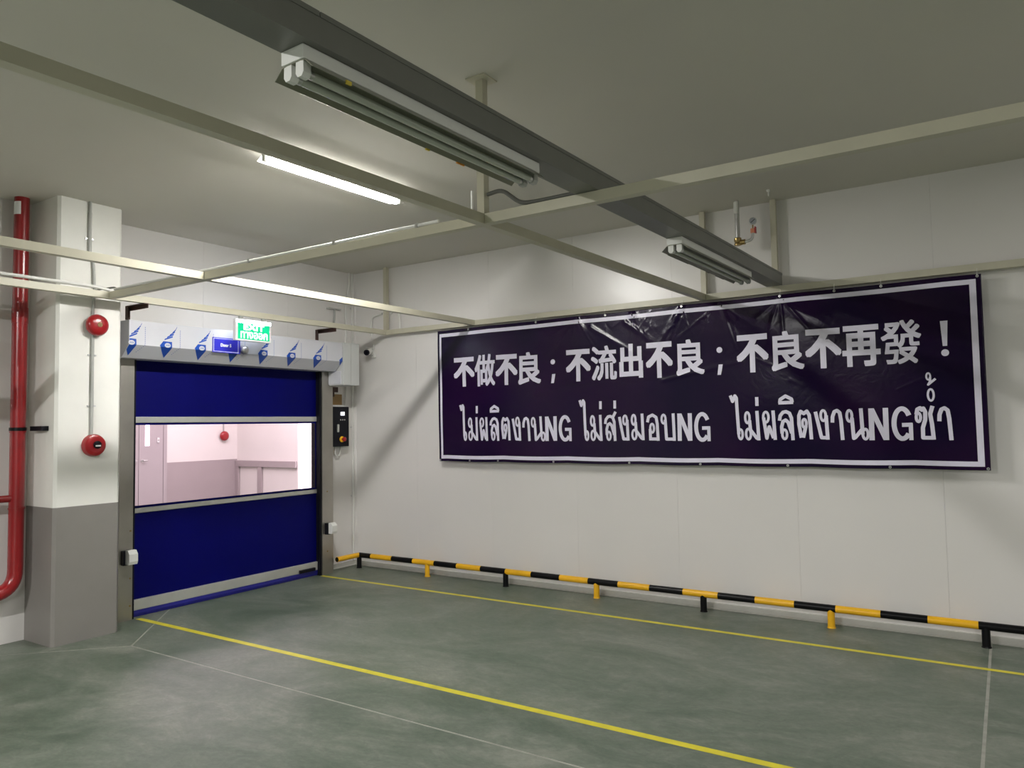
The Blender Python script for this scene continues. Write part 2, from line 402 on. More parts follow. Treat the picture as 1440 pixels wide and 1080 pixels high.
# twin batten fixtures under the trunking (unlit)
def twin(y_near, y_far, label, tapes, dark):
    yc = (y_near+y_far)/2; loc = TL(-.01, yc, TZ0)
    t = thing('twin_batten_light', label, 'light', loc, 'unlit twin tube battens under the trunking')
    zt = TZ0-.0005; zb = zt-.042; cx = -.012; hw = .048
    obj('housing', box(bmesh.new(), cx-hw, cx+hw, y_near, y_far, zb, zt, bev=.002, M=TM), whitem, t)
    rw = .092
    P = [(cx-.030, zb-.001), (cx+.030, zb-.001), (cx+.060, zb-.006), (cx+rw-.012, zb-.036), (cx+rw-.0135, zb-.0375), (cx+.060, zb-.0085), (cx+.030, zb-.004),
         (cx-.030, zb-.004), (cx-.060, zb-.0085), (cx-rw+.0015, zb-.0375), (cx-rw, zb-.036), (cx-.060, zb-.006)]
    P = [(cx-.030, zb-.0005), (cx+.030, zb-.0005), (cx+.052, zb-.004), (cx+.084, zb-.034), (cx+.082, zb-.035), (cx+.050, zb-.006), (cx+.030, zb-.003),
         (cx-.030, zb-.003), (cx-.050, zb-.006), (cx-.082, zb-.035), (cx-.084, zb-.034), (cx-.052, zb-.004)]
    rbm = prism(bmesh.new(), P, lambda a, b, s: TL(a, s, b), y_near+.005, y_far-.02)
    obj('reflector', rbm, reflm, t)
    for s in (-1, 1):
        x = cx+s*.026; z = zb-.030
        obj('tube', T([TL(x, y_near+.04, z), TL(x, y_far-.04, z)], .013, n=16), tube_off, t, smooth=True)
        for yy, sg in ((y_near, 1), (y_far, -1)):
            h = bmesh.new()
            prism(h, [(x-.016, zb-.003), (x+.016, zb-.003), (x+.017, z-.006), (x+.009, z-.018), (x-.009, z-.018), (x-.017, z-.006)],
                  lambda a, b, q: TL(a, q, b), yy+sg*.006, yy+sg*.034)
            obj('lamp_holder', h, whitem if sg > 0 else pvcg, t)
            cpm = T([TL(x, yy+sg*.036, z), TL(x, yy+sg*.052, z)], .0137, n=14)
            obj('tube_cap', cpm, chrome, t, smooth=True)
    for yy, s, mm in tapes:
        obj('tape', box(bmesh.new(), cx+s*.083-.003, cx+s*.083+.003, yy-.010, yy+.010, zb-.039, zb-.028, M=TM), mm, t)
    for y0, y1 in dark:
        obj('reflector_patch', box(bmesh.new(), cx-.0865, cx-.0845, y0, y1, zb-.036, zb-.018, M=TM), black, t, label='dark patch on the reflector edge')
    return t
twin(-4.84, -3.60, 'unlit twin tube batten with orange tape, nearest of two under the grey trunking',
     [(-4.70, 1, yelt), (-4.16, -1, yelt), (-3.98, -1, orange), (-3.955, -1, orange)], [])
twin(-2.05, -.72, 'unlit twin tube batten under the far end of the grey trunking, close to the banner', [], [(-1.95, -1.62), (-1.30, -1.24), (-1.12, -.95)])

# lit batten on the ceiling
def lit():
    y0, y1 = -3.26, -2.03
    t = thing('lit_batten_light', 'lit white fluorescent batten mounted on the ceiling, seen just under the beige bar', 'light', (2.50, -2.64, H))
    def X(y): return 2.50+(y-y0)*.04
    hb = prism(bmesh.new(), [(-.022, H-.0005), (.022, H-.0005), (.024, H-.040), (-.024, H-.040)], lambda a, b, s: (X(s)+a, s, b), y0, y1)
    obj('housing', hb, whitem, t)
    obj('lit_tube', T([(X(y0+.03), y0+.03, H-.078), (X(y1-.03), y1-.03, H-.078)], .019, n=18), tube_on, t, smooth=True, label='glowing white tube')
    zt = H-.078
    P = [(-.024, H-.041), (.024, H-.041), (.078, zt), (.076, zt-.001), (.022, H-.043), (-.022, H-.043), (-.076, zt-.001), (-.078, zt)]
    obj('reflector', prism(bmesh.new(), P, lambda a, b, s: (X(s)+a, s, b), y0+.01, y1-.01), whitem, t)
    a = area('reflector_fill', (X((y0+y1)/2), (y0+y1)/2, H-.046), (.13, 1.15), 150, (1, .985, .965), (0, 0, -.04))  # added area light, stands in for the reflector's downward throw
    for a, b in ((y0, y0+.03), (y1-.03, y1)):
        obj('lamp_holder', prism(bmesh.new(), [(-.016, H-.040), (.016, H-.040), (.014, H-.094), (-.014, H-.094)], lambda p, q, s: (X(s)+p, s, q), a, b), whitem, t)
lit()

# ------------------------------------------------------------------ roller door
FX = .16
rd = thing('roller_door', 'blue fabric rapid roller door with a clear window and steel posts', 'door', (.1, -1.67, 0))
def frpost(a, b):
    bm = bmesh.new(); prism(bm, [(.002, a), (FX, a), (FX, b), (.002, b)], lambda p, q, s: (p, q, s), 0, 2.215)
    return obj('side_post', bm, steel, rd)
LP = frpost(-2.885, -2.765); RP = frpost(-.645, -.49)
for a, b, s in ((-2.766, -2.742, 1), (-.672, -.646, -1)):
    obj('guide_slot', B(.02, FX-.012, a, b, .0, 2.215), blackp, rd, label='black strip for the shaded guide slot')  # solid black stands for the shade inside the guide slot
for p, y in ((LP, -2.785), (RP, -.575)):
    for z in ((.12, .35, .75) if p is LP else (.25, .9)): obj('bolt', LT([(.008, 0), (.007, .004), (0, .005)], (FX, y, z), (1, 0, 0), n=10), brass, p)
cx0, cx1 = .086, .090; ca, cb = -2.742, -.668
obj('curtain_top', B(cx0, cx1, ca, cb, 1.71, 2.24), blue, rd, label='dark blue upper curtain')
obj('curtain_bottom', B(cx0, cx1, ca, cb, .135, .895), blue, rd, label='dark blue lower curtain')
obj('window_rib', B(cx0-.012, cx1+.012, ca, cb, 1.668, 1.722, bev=.006), alu, rd)
obj('window_rib', B(cx0-.012, cx1+.012, ca, cb, .886, .930, bev=.006), alu, rd)
wf = bmesh.new()
for q in ((ca, cb, 1.650, 1.668), (ca, cb, .930, .950), (ca, ca+.012, .95, 1.65), (cb-.014, cb, .95, 1.65)): box(wf, cx0, cx1, *q)
win = obj('window_frame', wf, blue, rd)
obj('clear_window', B(.0875, .0885, ca+.012, cb-.014, .950, 1.650), pvcclear, rd, label='clear pinkish plastic window')
obj('bottom_bar', B(.066, .112, ca, cb, .058, .150, bev=.006), alu, rd, label='pale aluminium bottom bar')
fb = prism(bmesh.new(), [(.070, .06), (.108, .06), (.112, .03), (.104, .004), (.074, .004), (.066, .03)], lambda p, q, s: (p, s, q), ca, cb)
obj('bottom_flap', fb, blue2, rd, label='soft blue bottom seal')
obj('sensor_box', B(.108, .136, -.93, -.72, .062, .096, bev=.004), blackp, rd, label='small black box on the bottom bar')
# header with protective film
HXF = .39; HZF, HZT = 2.318, 2.522; HXB, HZB = .275, 2.216
ha, hb_ = -2.945, -.56
hp = [(.002, 2.216), (HXB, HZB), (HXF, HZF), (HXF, HZT), (.002, HZT)]
hd = obj('roll_housing', prism(bmesh.new(), hp, lambda p, q, s: (p, s, q), ha, hb_), film, rd, label='pale roll housing in printed protective film')
SL = Vector((HXB-HXF, 0, HZB-HZF)).normalized()
def hmap(y, s, off=.0012):
    if s >= 0: return Vector((HXF+off, y, HZF+s))
    return Vector((HXF, y, HZF))+SL*(-s)+Vector((-SL.z, 0, SL.x))*(-1 if (-SL.z) < 0 else 1)*off
def hpoly(bm, pts, mi=0, off=.0012):
    tb = bmesh.new(); v = [tb.verts.new((a, b, 0)) for a, b in pts]; tb.faces.new(v)
    bmesh.ops.bisect_plane(tb, geom=tb.verts[:]+tb.edges[:]+tb.faces[:], plane_co=(0, 0, 0), plane_no=(0, 1, 0))
    for f in tb.faces:
        c = f.calc_center_median()
        vs = []
        for q in f.verts:
            s = q.co.y
            if abs(s) < 1e-6:
                vs.append(bm.verts.new(Vector((HXF+off, q.co.x, HZF))))
            else: vs.append(bm.verts.new(hmap(q.co.x, s, off)))
        bm.faces.new(vs).material_index = mi
    tb.free()
for yc in (-2.93, -2.610, -2.280, -1.940, -1.602, -1.256, -.912, -.545):
    bm = bmesh.new()
    if yc > -.6:
        hpoly(bm, [(yc-.065, .012), (hb_-.002, .050), (hb_-.002, -.06), (yc-.045, -.02)])
        obj('film_print', bm, filmb, hd, label='blue tip of a print on the film'); continue
    cl = lambda P: [(max(a, ha+.003), b) for a, b in P]
    hpoly(bm, cl([(yc-.066, .010), (yc-.034, .050), (yc+.046, .048), (yc+.048, -.010), (yc+.028, -.128), (yc-.020, -.060)]))
    for i in range(5):
        hpoly(bm, cl([(yc-.026+i*.024, .058+i*.021), (yc+.052+i*.010, .088+i*.022), (yc+.054+i*.010, .101+i*.022), (yc-.020+i*.024, .072+i*.021)]))
    obj('film_print', bm, filmb, hd, label='blue sail shaped print on the film')
    bm = bmesh.new()
    hpoly(bm, [(yc+.006+.028*math.cos(a*PI/8), .016+.020*math.sin(a*PI/8)) for a in range(16)], off=.0020)
    obj('film_oval', bm, film, hd)
    bm = bmesh.new()
    for q in range(3): hpoly(bm, [(yc-.010+q*.012, .010), (yc-.002+q*.012, .010), (yc-.002+q*.012, .022), (yc-.010+q*.012, .022)], off=.0026)
    obj('film_mark', bm, filml, hd)
    bm = bmesh.new()
    for i in range(15):
        s0 = -.085+i*.0165; xx = yc+.120-(.0 if s0 > 0 else .5)*abs(s0)
        hpoly(bm, [(xx, s0), (xx+.006, s0), (xx+.006, s0+.010), (xx, s0+.010)])
    obj('film_caption', bm, filml, hd, label='column of tiny blue print')
# brown angle brackets that hold the roll housing
def bracket(y):
    bm = bmesh.new()
    box(bm, .345, .62, y-.020, y+.020, 2.632, 2.638); box(bm, .345, .62, y+.014, y+.020, 2.600, 2.632)
    box(bm, .345, .385, y-.020, y-.015, 2.524, 2.632); box(bm, .345, .350, y-.015, y+.020, 2.524, 2.632)
    obj('bracket', bm, brown, rd, label='dark brown steel angle bracket')
bracket(-2.955+.02); bracket(-.885)
# drive cover
dc = thing('motor_cover', 'pale grey drive cover at the right end of the roll housing', 'box', (.2, -.45, 2.06))
obj('casing', B(.165, .40, -.552, -.315, 2.062, 2.530, bev=.006), boxm, dc)
obj('side_plate', B(.165, .36, -.5585, -.5525, 2.075, 2.215, bev=.002), film, dc)
obj('seam', B(.4005, .402, -.445, -.442, 2.07, 2.52), pvcg, dc)
pl = thing('drive_plate', 'tan board with a brown bracket between drive cover and control box', 'board', (.01, -.36, 1.9))
obj('board', B(.0, .012, -.49, -.21, 1.86, 1.98), tan, pl)
bm = B(.012, .05, -.43, -.36, 1.95, 2.05); box(bm, .05, .055, -.45, -.31, 2.0, 2.06)
obj('brown_bracket', bm, brown, pl)

# photo-cell boxes
def photocell(y, z, w, label):
    t = thing('photocell_box', label, 'sensor', (FX, y, z), 'photocells on the door posts')
    obj('back_plate', B(FX+.0005, FX+.045, y-w/2-.016, y+w/2-.01, z-.064, z+.058, bev=.002), blackp, t)
    bm = prism(bmesh.new(), [(FX+.045, -.055), (FX+.095, -.055), (FX+.105, -.03), (FX+.105, .03), (FX+.08, .062), (FX+.045, .062)], lambda p, q, s: (p, s, z+q), y-w/2, y+w/2)
    obj('cover', bm, whitem, t)
photocell(-2.815, .535, .075, 'white photocell box on the left steel door post')
photocell(-.565, .50, .07, 'white photocell box on the right steel door post')

# control box
cbx = thing('control_box', 'black door control box with a small lit screen and red stop button', 'control box', (0, -.33, 1.38))
obj('back_plate', B(0, .03, -.44, -.155, 1.355, 1.85, bev=.003), whitem, cbx, label='white mounting plate')
obj('front', B(.03, .12, -.455, -.205, 1.383, 1.834, bev=.006), blackp, cbx)
obj('screen', B(.1205, .123, -.335, -.275, 1.735, 1.775), screen, cbx, label='lit white screen')
for i in range(3): obj('button', LT([(.008, 0), (.008, .004), (0, .005)], (.1205, -.335+i*.03, 1.685), (1, 0, 0), n=12), pvcg, cbx)
obj('handle', B(.1205, .14, -.395, -.370, 1.545, 1.635, bev=.006), alu, cbx, label='silver latch handle')
obj('stop_ring', LT([(.034, 0), (.034, .006), (.028, .010), (0, .010)], (.1205, -.318, 1.465), (1, 0, 0)), yellow, cbx, smooth=True, label='yellow ring')
obj('stop_button', LT([(.014, .010), (.014, .028), (.025, .032), (.025, .042), (.018, .048), (0, .049)], (.1205, -.312, 1.465), (1, 0, 0)), redb, cbx, smooth=True, label='red mushroom stop button')
obj('cable_loop', T(smooth_path([(.05, -.36, 1.383), (.05, -.35, 1.28), (.05, -.29, 1.27), (.05, -.27, 1.383)], .05), .009, n=8), pvc, cbx, smooth=True, label='white cable loop')
obj('cable_loop', T(smooth_path([(.08, -.445, 1.383), (.08, -.445, 1.30), (.06, -.455, 1.25)], .03), .014, n=8), black, cbx, smooth=True, label='black cable end')

# exit sign hung from the bar
ex = thing('exit_sign', 'lit green and white exit sign hung from a beige bar above the door', 'sign', (R2, -1.865, 2.42))
EX = .575
obj('housing', B(EX-.022, EX+.018, -2.068, -1.672, 2.412, 2.614, bev=.004), extwhite, ex)
obj('lamp_strip', B(EX-.0235, EX+.0195, -2.060, -1.680, 2.578, 2.606), exitl, ex, label='bright white lamp strip')
obj('face', B(EX+.0185, EX+.0205, -2.045, -1.695, 2.428, 2.576), green, ex, label='green sign face')
for y in (-2.0, -1.75): obj('hanger', B(EX-.01, EX+.01, y-.02, y+.02, 2.613, 2.6395), pvcg, ex)

ds = thing('door_number_sign', 'small blue sign with white lettering on the roll housing', 'sign', (HXF, -2.02, 2.38))
obj('plate', B(HXF+.002, HXF+.012, -2.168, -1.878, 2.308, 2.446), signb, ds)
bd = bmesh.new()
for q in ((-2.163, -1.898, 2.434, 2.438), (-2.163, -1.898, 2.316, 2.320), (-2.163, -2.159, 2.32, 2.434), (-1.902, -1.898, 2.32, 2.434)): box(bd, HXF+.012, HXF+.0127, *q)
obj('border', bd, signw, ds, label='thin white border')
rs = thing('radar_sensor', 'round silver motion sensor beside the small blue sign', 'sensor', (HXF, -1.83, 2.365))
obj('dome', LT([(.042, 0), (.042, .018), (.036, .038), (.022, .052), (0, .058)], (HXF+.001, -1.835, 2.355), (1, 0, -.25)), chrome, rs, smooth=True)
obj('base', B(HXF+.001, HXF+.02, -1.815, -1.79, 2.335, 2.385, bev=.003), pvcg, rs)

# ------------------------------------------------------------------ glyph tools
def font_mesh(ch):
    c = bpy.data.curves.new('glyph', 'FONT'); c.body = ch; c.size = 1; c.resolution_u = 3
    o = bpy.data.objects.new('glyph', c); COL.objects.link(o)
    dg = bpy.context.evaluated_depsgraph_get(); me = bpy.data.meshes.new_from_object(o.evaluated_get(dg))
    V = [v.co.copy() for v in me.vertices]; F = [tuple(p.vertices) for p in me.polygons]
    bpy.data.objects.remove(o); bpy.data.curves.remove(c); bpy.data.meshes.remove(me); return V, F
FC = {}
def font_glyph(bm, ch, x0, x1, z0, z1, bold, fn, rings=8, lay=0.0002):
    """fit the glyph into a box; thicken by laying shifted copies"""
    if ch not in FC: FC[ch] = font_mesh(ch)
    V, F = FC[ch]
    if not V: return
    ax, bx = min(v.x for v in V), max(v.x for v in V); ay, by = min(v.y for v in V), max(v.y for v in V)
    sx = (x1-x0-2*bold)/(bx-ax); sz = (z1-z0-2*bold)/(by-ay)
    offs = [(0, 0)]+[(bold*a, bold*c) for a, c in ((1, 1), (1, 0), (1, -1), (0, -1), (-1, -1), (-1, 0), (-1, 1), (0, 1))] if bold else [(0, 0)]
    for i, (dx, dz) in enumerate(offs):
        vs = [bm.verts.new(fn(x0+bold+(v.x-ax)*sx+dx, z0+bold+(v.y-ay)*sz+dz, i*lay)) for v in V]
        for f in F:
            try: bm.faces.new([vs[k] for k in f])
            except ValueError: pass
CNT = [0]
def stroke(bm, pts, w, fn, closed=False):
    n = len(pts); segs = [(i, (i+1) % n) for i in range(n if closed else n-1)]
    def lay(): CNT[0] = (CNT[0]+1) % 7; return CNT[0]*.00012
    for i, j in segs:
        a = Vector(pts[i]); b = Vector(pts[j]); d = (b-a)
        if d.length < 1e-6: continue
        k = max(1, int(d.length/.04)); d.normalize(); nn = Vector((-d.y, d.x))*w/2; e = lay()
        prev = None
        for q in range(k+1):
            c = a.lerp(b, q/k); r = (bm.verts.new(fn(c.x+nn.x, c.y+nn.y, e)), bm.verts.new(fn(c.x-nn.x, c.y-nn.y, e)))
            if prev: bm.faces.new((prev[0], prev[1], r[1], r[0]))
            prev = r
    for i in (range(n) if closed else range(1, n-1)):
        e = lay(); bm.faces.new([bm.verts.new(fn(pts[i][0]+w/2*math.cos(2*PI*k/10), pts[i][1]+w/2*math.sin(2*PI*k/10), e)) for k in range(10)])
# hand-drawn Thai letters: (x0, x1, top, base) of the drawing, open strokes, loops (cx, cy, rx, ry)
TH_ = {
 'ai': ((45, 205, 350, 870), [[(64, 362), (88, 430), (116, 368), (132, 392), (137, 560), (146, 800)]], [(166, 800, 20, 52)]),
 'mo': ((210, 393, 535, 872), [[(276, 640), (282, 740)], [(280, 745), (350, 842), (372, 842)], [(362, 537), (372, 866)]], [(252, 612, 22, 58), (258, 796, 24, 56)]),
 'ek': ((335, 378, 380, 480), [[(356, 380), (356, 480)]], []),
 'pho': ((412, 578, 530, 865), [[(434, 610), (462, 842), (494, 715), (538, 842)], [(543, 532), (556, 862)]], [(460, 605, 27, 56)]),
 'lo': ((592, 778, 525, 868), [[(612, 645), (622, 590), (655, 552), (690, 546), (728, 566), (748, 620), (756, 868)], [(636, 790), (634, 715), (652, 655), (682, 640), (710, 668), (745, 790)]], [(664, 800, 24, 50)]),
 'i': ((595, 765, 350, 465), [[(597, 445), (763, 445)], [(612, 445), (618, 408), (678, 372), (744, 408), (750, 445)]], []),
 'to': ((805, 985, 520, 865), [[(850, 842), (829, 690), (832, 590), (852, 545), (887, 572), (922, 545), (948, 590), (956, 700), (963, 862)], [(906, 710), (872, 842)]], [(890, 682, 20, 46)]),
 'ngo': ((1000, 1170, 515, 865), [[(1018, 548), (1078, 840), (1150, 840)], [(1138, 590), (1148, 862)]], [(1106, 592, 26, 56)]),
 'aa': ((1183, 1338, 508, 863), [[(1206, 668), (1210, 600), (1232, 545), (1262, 532), (1292, 556), (1304, 640), (1316, 863)]], []),
 'no': ((155, 420, 505, 868), [[(228, 610), (242, 842), (262, 830), (350, 730)], [(332, 507), (344, 800)]], [(200, 590, 26, 60), (374, 796, 26, 54)]),
 'cho': ((935, 1160, 480, 865), [[(955, 580), (968, 522), (1000, 506), (1018, 530), (1036, 510), (1056, 550), (1052, 640), (1022, 730), (1020, 842), (1138, 842)], [(1138, 862), (1126, 690), (1110, 575), (1140, 485)]], [(976, 612, 22, 48)]),
 'ring': ((1065, 1160, 280, 438), [], [(1112, 359, 30, 62)]),
 'tho': ((1050, 1175, 100, 260), [[(1104, 160), (1100, 215), (1080, 242), (1165, 178)]], [(1084, 150, 20, 36)]),
 'o': ((708, 842, 220, 498), [[(724, 312), (736, 258), (775, 238), (812, 262), (822, 330), (828, 498)], [(740, 480), (826, 480)], [(750, 380), (752, 495)]], [(770, 372, 17, 42)]),
 'bo': ((855, 1005, 220, 498), [[(903, 285), (912, 480), (990, 480)], [(984, 222), (991, 498)]], [(886, 278, 18, 42)]),
}
TH_['so'] = (TH_['lo'][0], TH_['lo'][1]+[[(728, 560), (770, 490)]], TH_['lo'][2])
def thai(bm, g, x0, x1, z0, z1, w, fn):
    if g in 'NG':
        W = x1-x0; Hh = z1-z0; v = .037
        if g == 'N':
            stroke(bm, [(x0+v/2, z0), (x0+v/2, z1)], v, fn); stroke(bm, [(x1-v/2, z0), (x1-v/2, z1)], v, fn)
            P = [(x0, z1), (x0+v*1.05, z1), (x1, z0), (x1-v*1.05, z0)]
            n = 6; prev = None
            for k in range(n+1):
                t = k/n; l = Vector(P[0]).lerp(Vector(P[3]), t); r = Vector(P[1]).lerp(Vector(P[2]), t)
                q = (bm.verts.new(fn(l.x, l.y, .0005)), bm.verts.new(fn(r.x, r.y, .0005)))
                if prev: bm.faces.new((prev[0], q[0], q[1], prev[1]))
                prev = q
        else:
            cx, cz = x0+W*.5, (z0+z1)/2; rx, rz = W*.5-v/2, Hh/2-v/2*.8
            arc = [(cx+rx*math.cos(a), cz+rz*math.sin(a)) for a in [math.radians(32+i*(318-32)/22) for i in range(23)]]
            stroke(bm, arc, v*.92, fn)
            stroke(bm, [(cx-.002, cz-.010), (x1-.006, cz-.010)], v*.8, fn); stroke(bm, [(x1-v/2*.7-.004, cz+.002), (x1-v/2*.7-.004, z0+.003)], v*.75, fn)
        return
    (a0, a1, b0, b1), S_, L_ = TH_[g]
    def mp(p):   # remove the slant of the drawing, then fit with half a stroke kept inside
        return (x0+(p[0]-.040*(p[1]-b1)*0-a0)/(a1-a0)*(x1-x0), z0+(b1-p[1])/(b1-b0)*(z1-z0))
    for s in S_: stroke(bm, [mp(p) for p in s], w, fn)
    for cx, cy, rx, ry in L_:
        stroke(bm, [mp((cx+rx*1.12*math.cos(k*PI/8), cy+ry*1.05*math.sin(k*PI/8))) for k in range(16)], w*.74, fn, closed=True)

# sign lettering
def sgn(x, face): return lambda a, z, e: Vector((x+.0006+e, a, z))
def word(bm, s, y0, y1, z0, z1, bold, fn):
    c = font_mesh(s); FC['w_'+s] = c; font_glyph(bm, 'w_'+s, y0, y1, z0, z1, bold, fn, rings=6, lay=.0001)
bm = bmesh.new(); word(bm, 'Door 5', -2.09, -1.975, 2.363, 2.394, .0022, sgn(HXF+.012, 0)); obj('lettering', bm, signw, ds, label='white lettering')
bm = bmesh.new(); word(bm, 'ทางออก', -2.018, -1.718, 2.436, 2.500, .0022, sgn(EX+.0205, 0)); obj('lettering', bm, exitw, ex, label='white Thai lettering')
bm = bmesh.new(); word(bm, 'EXIT', -1.985, -1.755, 2.512, 2.572, .004, sgn(EX+.0205, 0)); obj('lettering', bm, exitw, ex, label='white capital lettering')

# ------------------------------------------------------------------ banner
BX0, BX1, BZb, BZt = 1.355, 6.314, 1.226, 2.617; BY = -.100
ridges = []
rr = random.Random(5)
for (x, z) in ((3.62, 2.60), (4.10, 2.60), (3.05, 2.60), (4.93, 2.60), (4.44, 2.61)):
    for k in range(6):
        a = math.radians(-90+rr.uniform(-62, 62)); L0 = rr.uniform(.15, .5)
        ridges.append((x, z, x+L0*math.cos(a), z+L0*math.sin(a), rr.uniform(.008, .018), rr.uniform(.0015, .0042)))
ridges += [(3.55, 2.52, 3.85, 2.30, .016, .007), (3.20, 2.50, 3.62, 2.24, .015, .006), (2.95, 1.98, 3.9, 1.965, .012, .004), (3.9, 1.97, 4.6, 2.10, .014, .004), (2.6, 1.9, 3.2, 2.0, .02, .003)]
for k in range(46):
    x = rr.choice((3.35, 3.62, 3.80, 4.02, 4.10, 4.32)); z = 2.60-rr.uniform(0, .16); a = math.radians(rr.uniform(-165, -15)); L0 = rr.uniform(.06, .24)
    ridges.append((x, z, x+L0*math.cos(a), z+L0*math.sin(a), rr.uniform(.004, .008), rr.uniform(.0006, .0017)*rr.choice((1, 1, -1))))
for k in range(26):
    x = rr.uniform(1.6, 6.0); z = rr.uniform(1.30, 2.5); a = math.radians(rr.uniform(-40, 40)); L0 = rr.uniform(.12, .45)
    ridges.append((x, z, x+L0*math.cos(a), z+L0*math.sin(a), rr.uniform(.006, .012), rr.uniform(.0004, .0011)))
def wr(x, z):
    d = .0045*math.sin(x*2.1+z*1.3)+.0028*math.sin(x*5.3-z*3.1+1)+.0016*math.sin(z*9+x*3.7)
    for x0, z0, x1, z1, s, a in ridges:
        if x < min(x0, x1)-.06 or x > max(x0, x1)+.06: continue
        dx, dz = x1-x0, z1-z0; l2 = dx*dx+dz*dz; t = ((x-x0)*dx+(z-z0)*dz)/l2
        if t < -.1 or t > 1.1: continue
        tt = min(1, max(0, t)); q = math.hypot(x-x0-dx*tt, z-z0-dz*tt)
        if q < 4*s: d += a*math.exp(-q*q/(2*s*s))*(1-.7*tt)
    return d
def edge(x, z):
    # hem sags a little between the ties
    k = (z-BZb)/(BZt-BZb); return z-.006*(1-k)*abs(math.sin(x*4.3))-.004*k*abs(math.sin(x*3.1))
def bf(off): return lambda x, z, e: Vector((x, BY-wr(x, z)-off-e, edge(x, z)))
ban = thing('banner', 'long dark purple banner with white Chinese and Thai slogans on the wall', 'banner', (3.83, BY, BZb))
bm = bmesh.new(); nx, nz_ = 600, 165; G = []
f0 = bf(0)
for j in range(nz_+1): G.append([bm.verts.new(f0(BX0+(BX1-BX0)*i/nx, BZb+(BZt-BZb)*j/nz_, 0)) for i in range(nx+1)])
for j in range(nz_):
    for i in range(nx): bm.faces.new((G[j][i], G[j][i+1], G[j+1][i+1], G[j+1][i]))
sh = obj('sheet', bm, bannerm, ban, smooth=True)
sh['label'] = 'dark purple vinyl sheet'
md = sh.modifiers.new('thick', 'SOLIDIFY'); md.thickness = .0012; md.offset = -1
bm = bmesh.new(); f1 = bf(.0012); m0, m1 = .034, .070
def strip(xa, xb, za, zb, n, m):
    g = [[bm.verts.new(f1(xa+(xb-xa)*i/n, za+(zb-za)*j/m, 0)) for i in range(n+1)] for j in range(m+1)]
    for j in range(m):
        for i in range(n): bm.faces.new((g[j][i], g[j][i+1], g[j+1][i+1], g[j+1][i]))
strip(BX0+m0-.008, BX1-m0+.0, BZt-m1, BZt-m0, 250, 2); strip(BX0+m0-.008, BX1-m0, BZb+m0-.008, BZb+m1-.008, 250, 2)
strip(BX0+m0-.008, BX0+m1-.018, BZb+m1-.008, BZt-m1, 2, 66); strip(BX1-m1-.005, BX1-m0, BZb+m1-.008, BZt-m1, 2, 66)
obj('printed_border', bm, letter, ban, smooth=True, label='white printed border')
CJ = [["不", 1.57, 1.842, 2.008, 2.313], ["做", 1.845, 2.101, 2.001, 2.326], ["不", 2.109, 2.377, 1.999, 2.308], ["良", 2.385, 2.649, 1.997, 2.316], ["；", 2.755, 2.812, 1.995, 2.225], ["不", 2.926, 3.19, 1.998, 2.301], ["流", 3.195, 3.459, 1.998, 2.319], ["出", 3.485, 3.718, 2.003, 2.317], ["不", 3.747, 3.998, 1.994, 2.311], ["良", 4.029, 4.283, 2.002, 2.314], ["；", 4.386, 4.443, 1.992, 2.228], ["不", 4.56, 4.823, 2.0, 2.315], ["良", 4.844, 5.099, 1.999, 2.318], ["不", 5.108, 5.376, 2.001, 2.313], ["再", 5.381, 5.65, 2.003, 2.32], ["發", 5.654, 5.923, 2.003, 2.332], ["！", 6.042, 6.099, 2.042, 2.3]]
cf = bf(.0022)
BOLD = {'發': .0048, '流': .0062, '做': .0062, '良': .0080, '再': .0092, '出': .0100}
for c, a, b, z0, z1 in CJ:
  if c in '；！':
    xc = (a+b)/2
    dz = z1-.024 if c == '；' else z0+.026
    bm = bmesh.new(); bm.faces.new([bm.verts.new(cf(xc+.025*math.cos(k*PI/10), dz+.025*math.sin(k*PI/10), 0)) for k in range(20)])
    obj('punctuation_dot', bm, letter, ban, label='white printed punctuation dot')
    P = [(xc-.010, z0+.088), (xc+.026, z0+.088), (xc+.008, z0), (xc-.022, z0)] if c == '；' else [(xc-.024, z1), (xc+.024, z1), (xc+.015, z0+.075), (xc-.013, z0+.075)]
    bm = bmesh.new(); bm.faces.new([bm.verts.new(cf(x, z, 0)) for x, z in P])
    bmesh.ops.recalc_face_normals(bm, faces=bm.faces[:])
    obj('punctuation_stroke', bm, letter, ban, label='white printed punctuation stroke'); continue
  for half in (2,):
    bm = bmesh.new(); font_glyph(bm, c, a, b, z0, z1, BOLD.get(c, .0108), lambda x, z, e: Vector((x, e, z)), lay=.00012)
    for k in range(int((b-a)/.05)+2): bmesh.ops.bisect_plane(bm, geom=bm.verts[:]+bm.edges[:]+bm.faces[:], plane_co=(a+k*.05, 0, 0), plane_no=(1, 0, 0))
    for k in range(8): bmesh.ops.bisect_plane(bm, geom=bm.verts[:]+bm.edges[:]+bm.faces[:], plane_co=(0, 0, z0+k*.05), plane_no=(0, 0, 1))
    for v in bm.verts: v.co = cf(v.co.x, v.co.z, v.co.y)
    obj('character', bm, letter, ban, label='white printed Chinese character' if c not in '；！' else 'white printed punctuation mark')
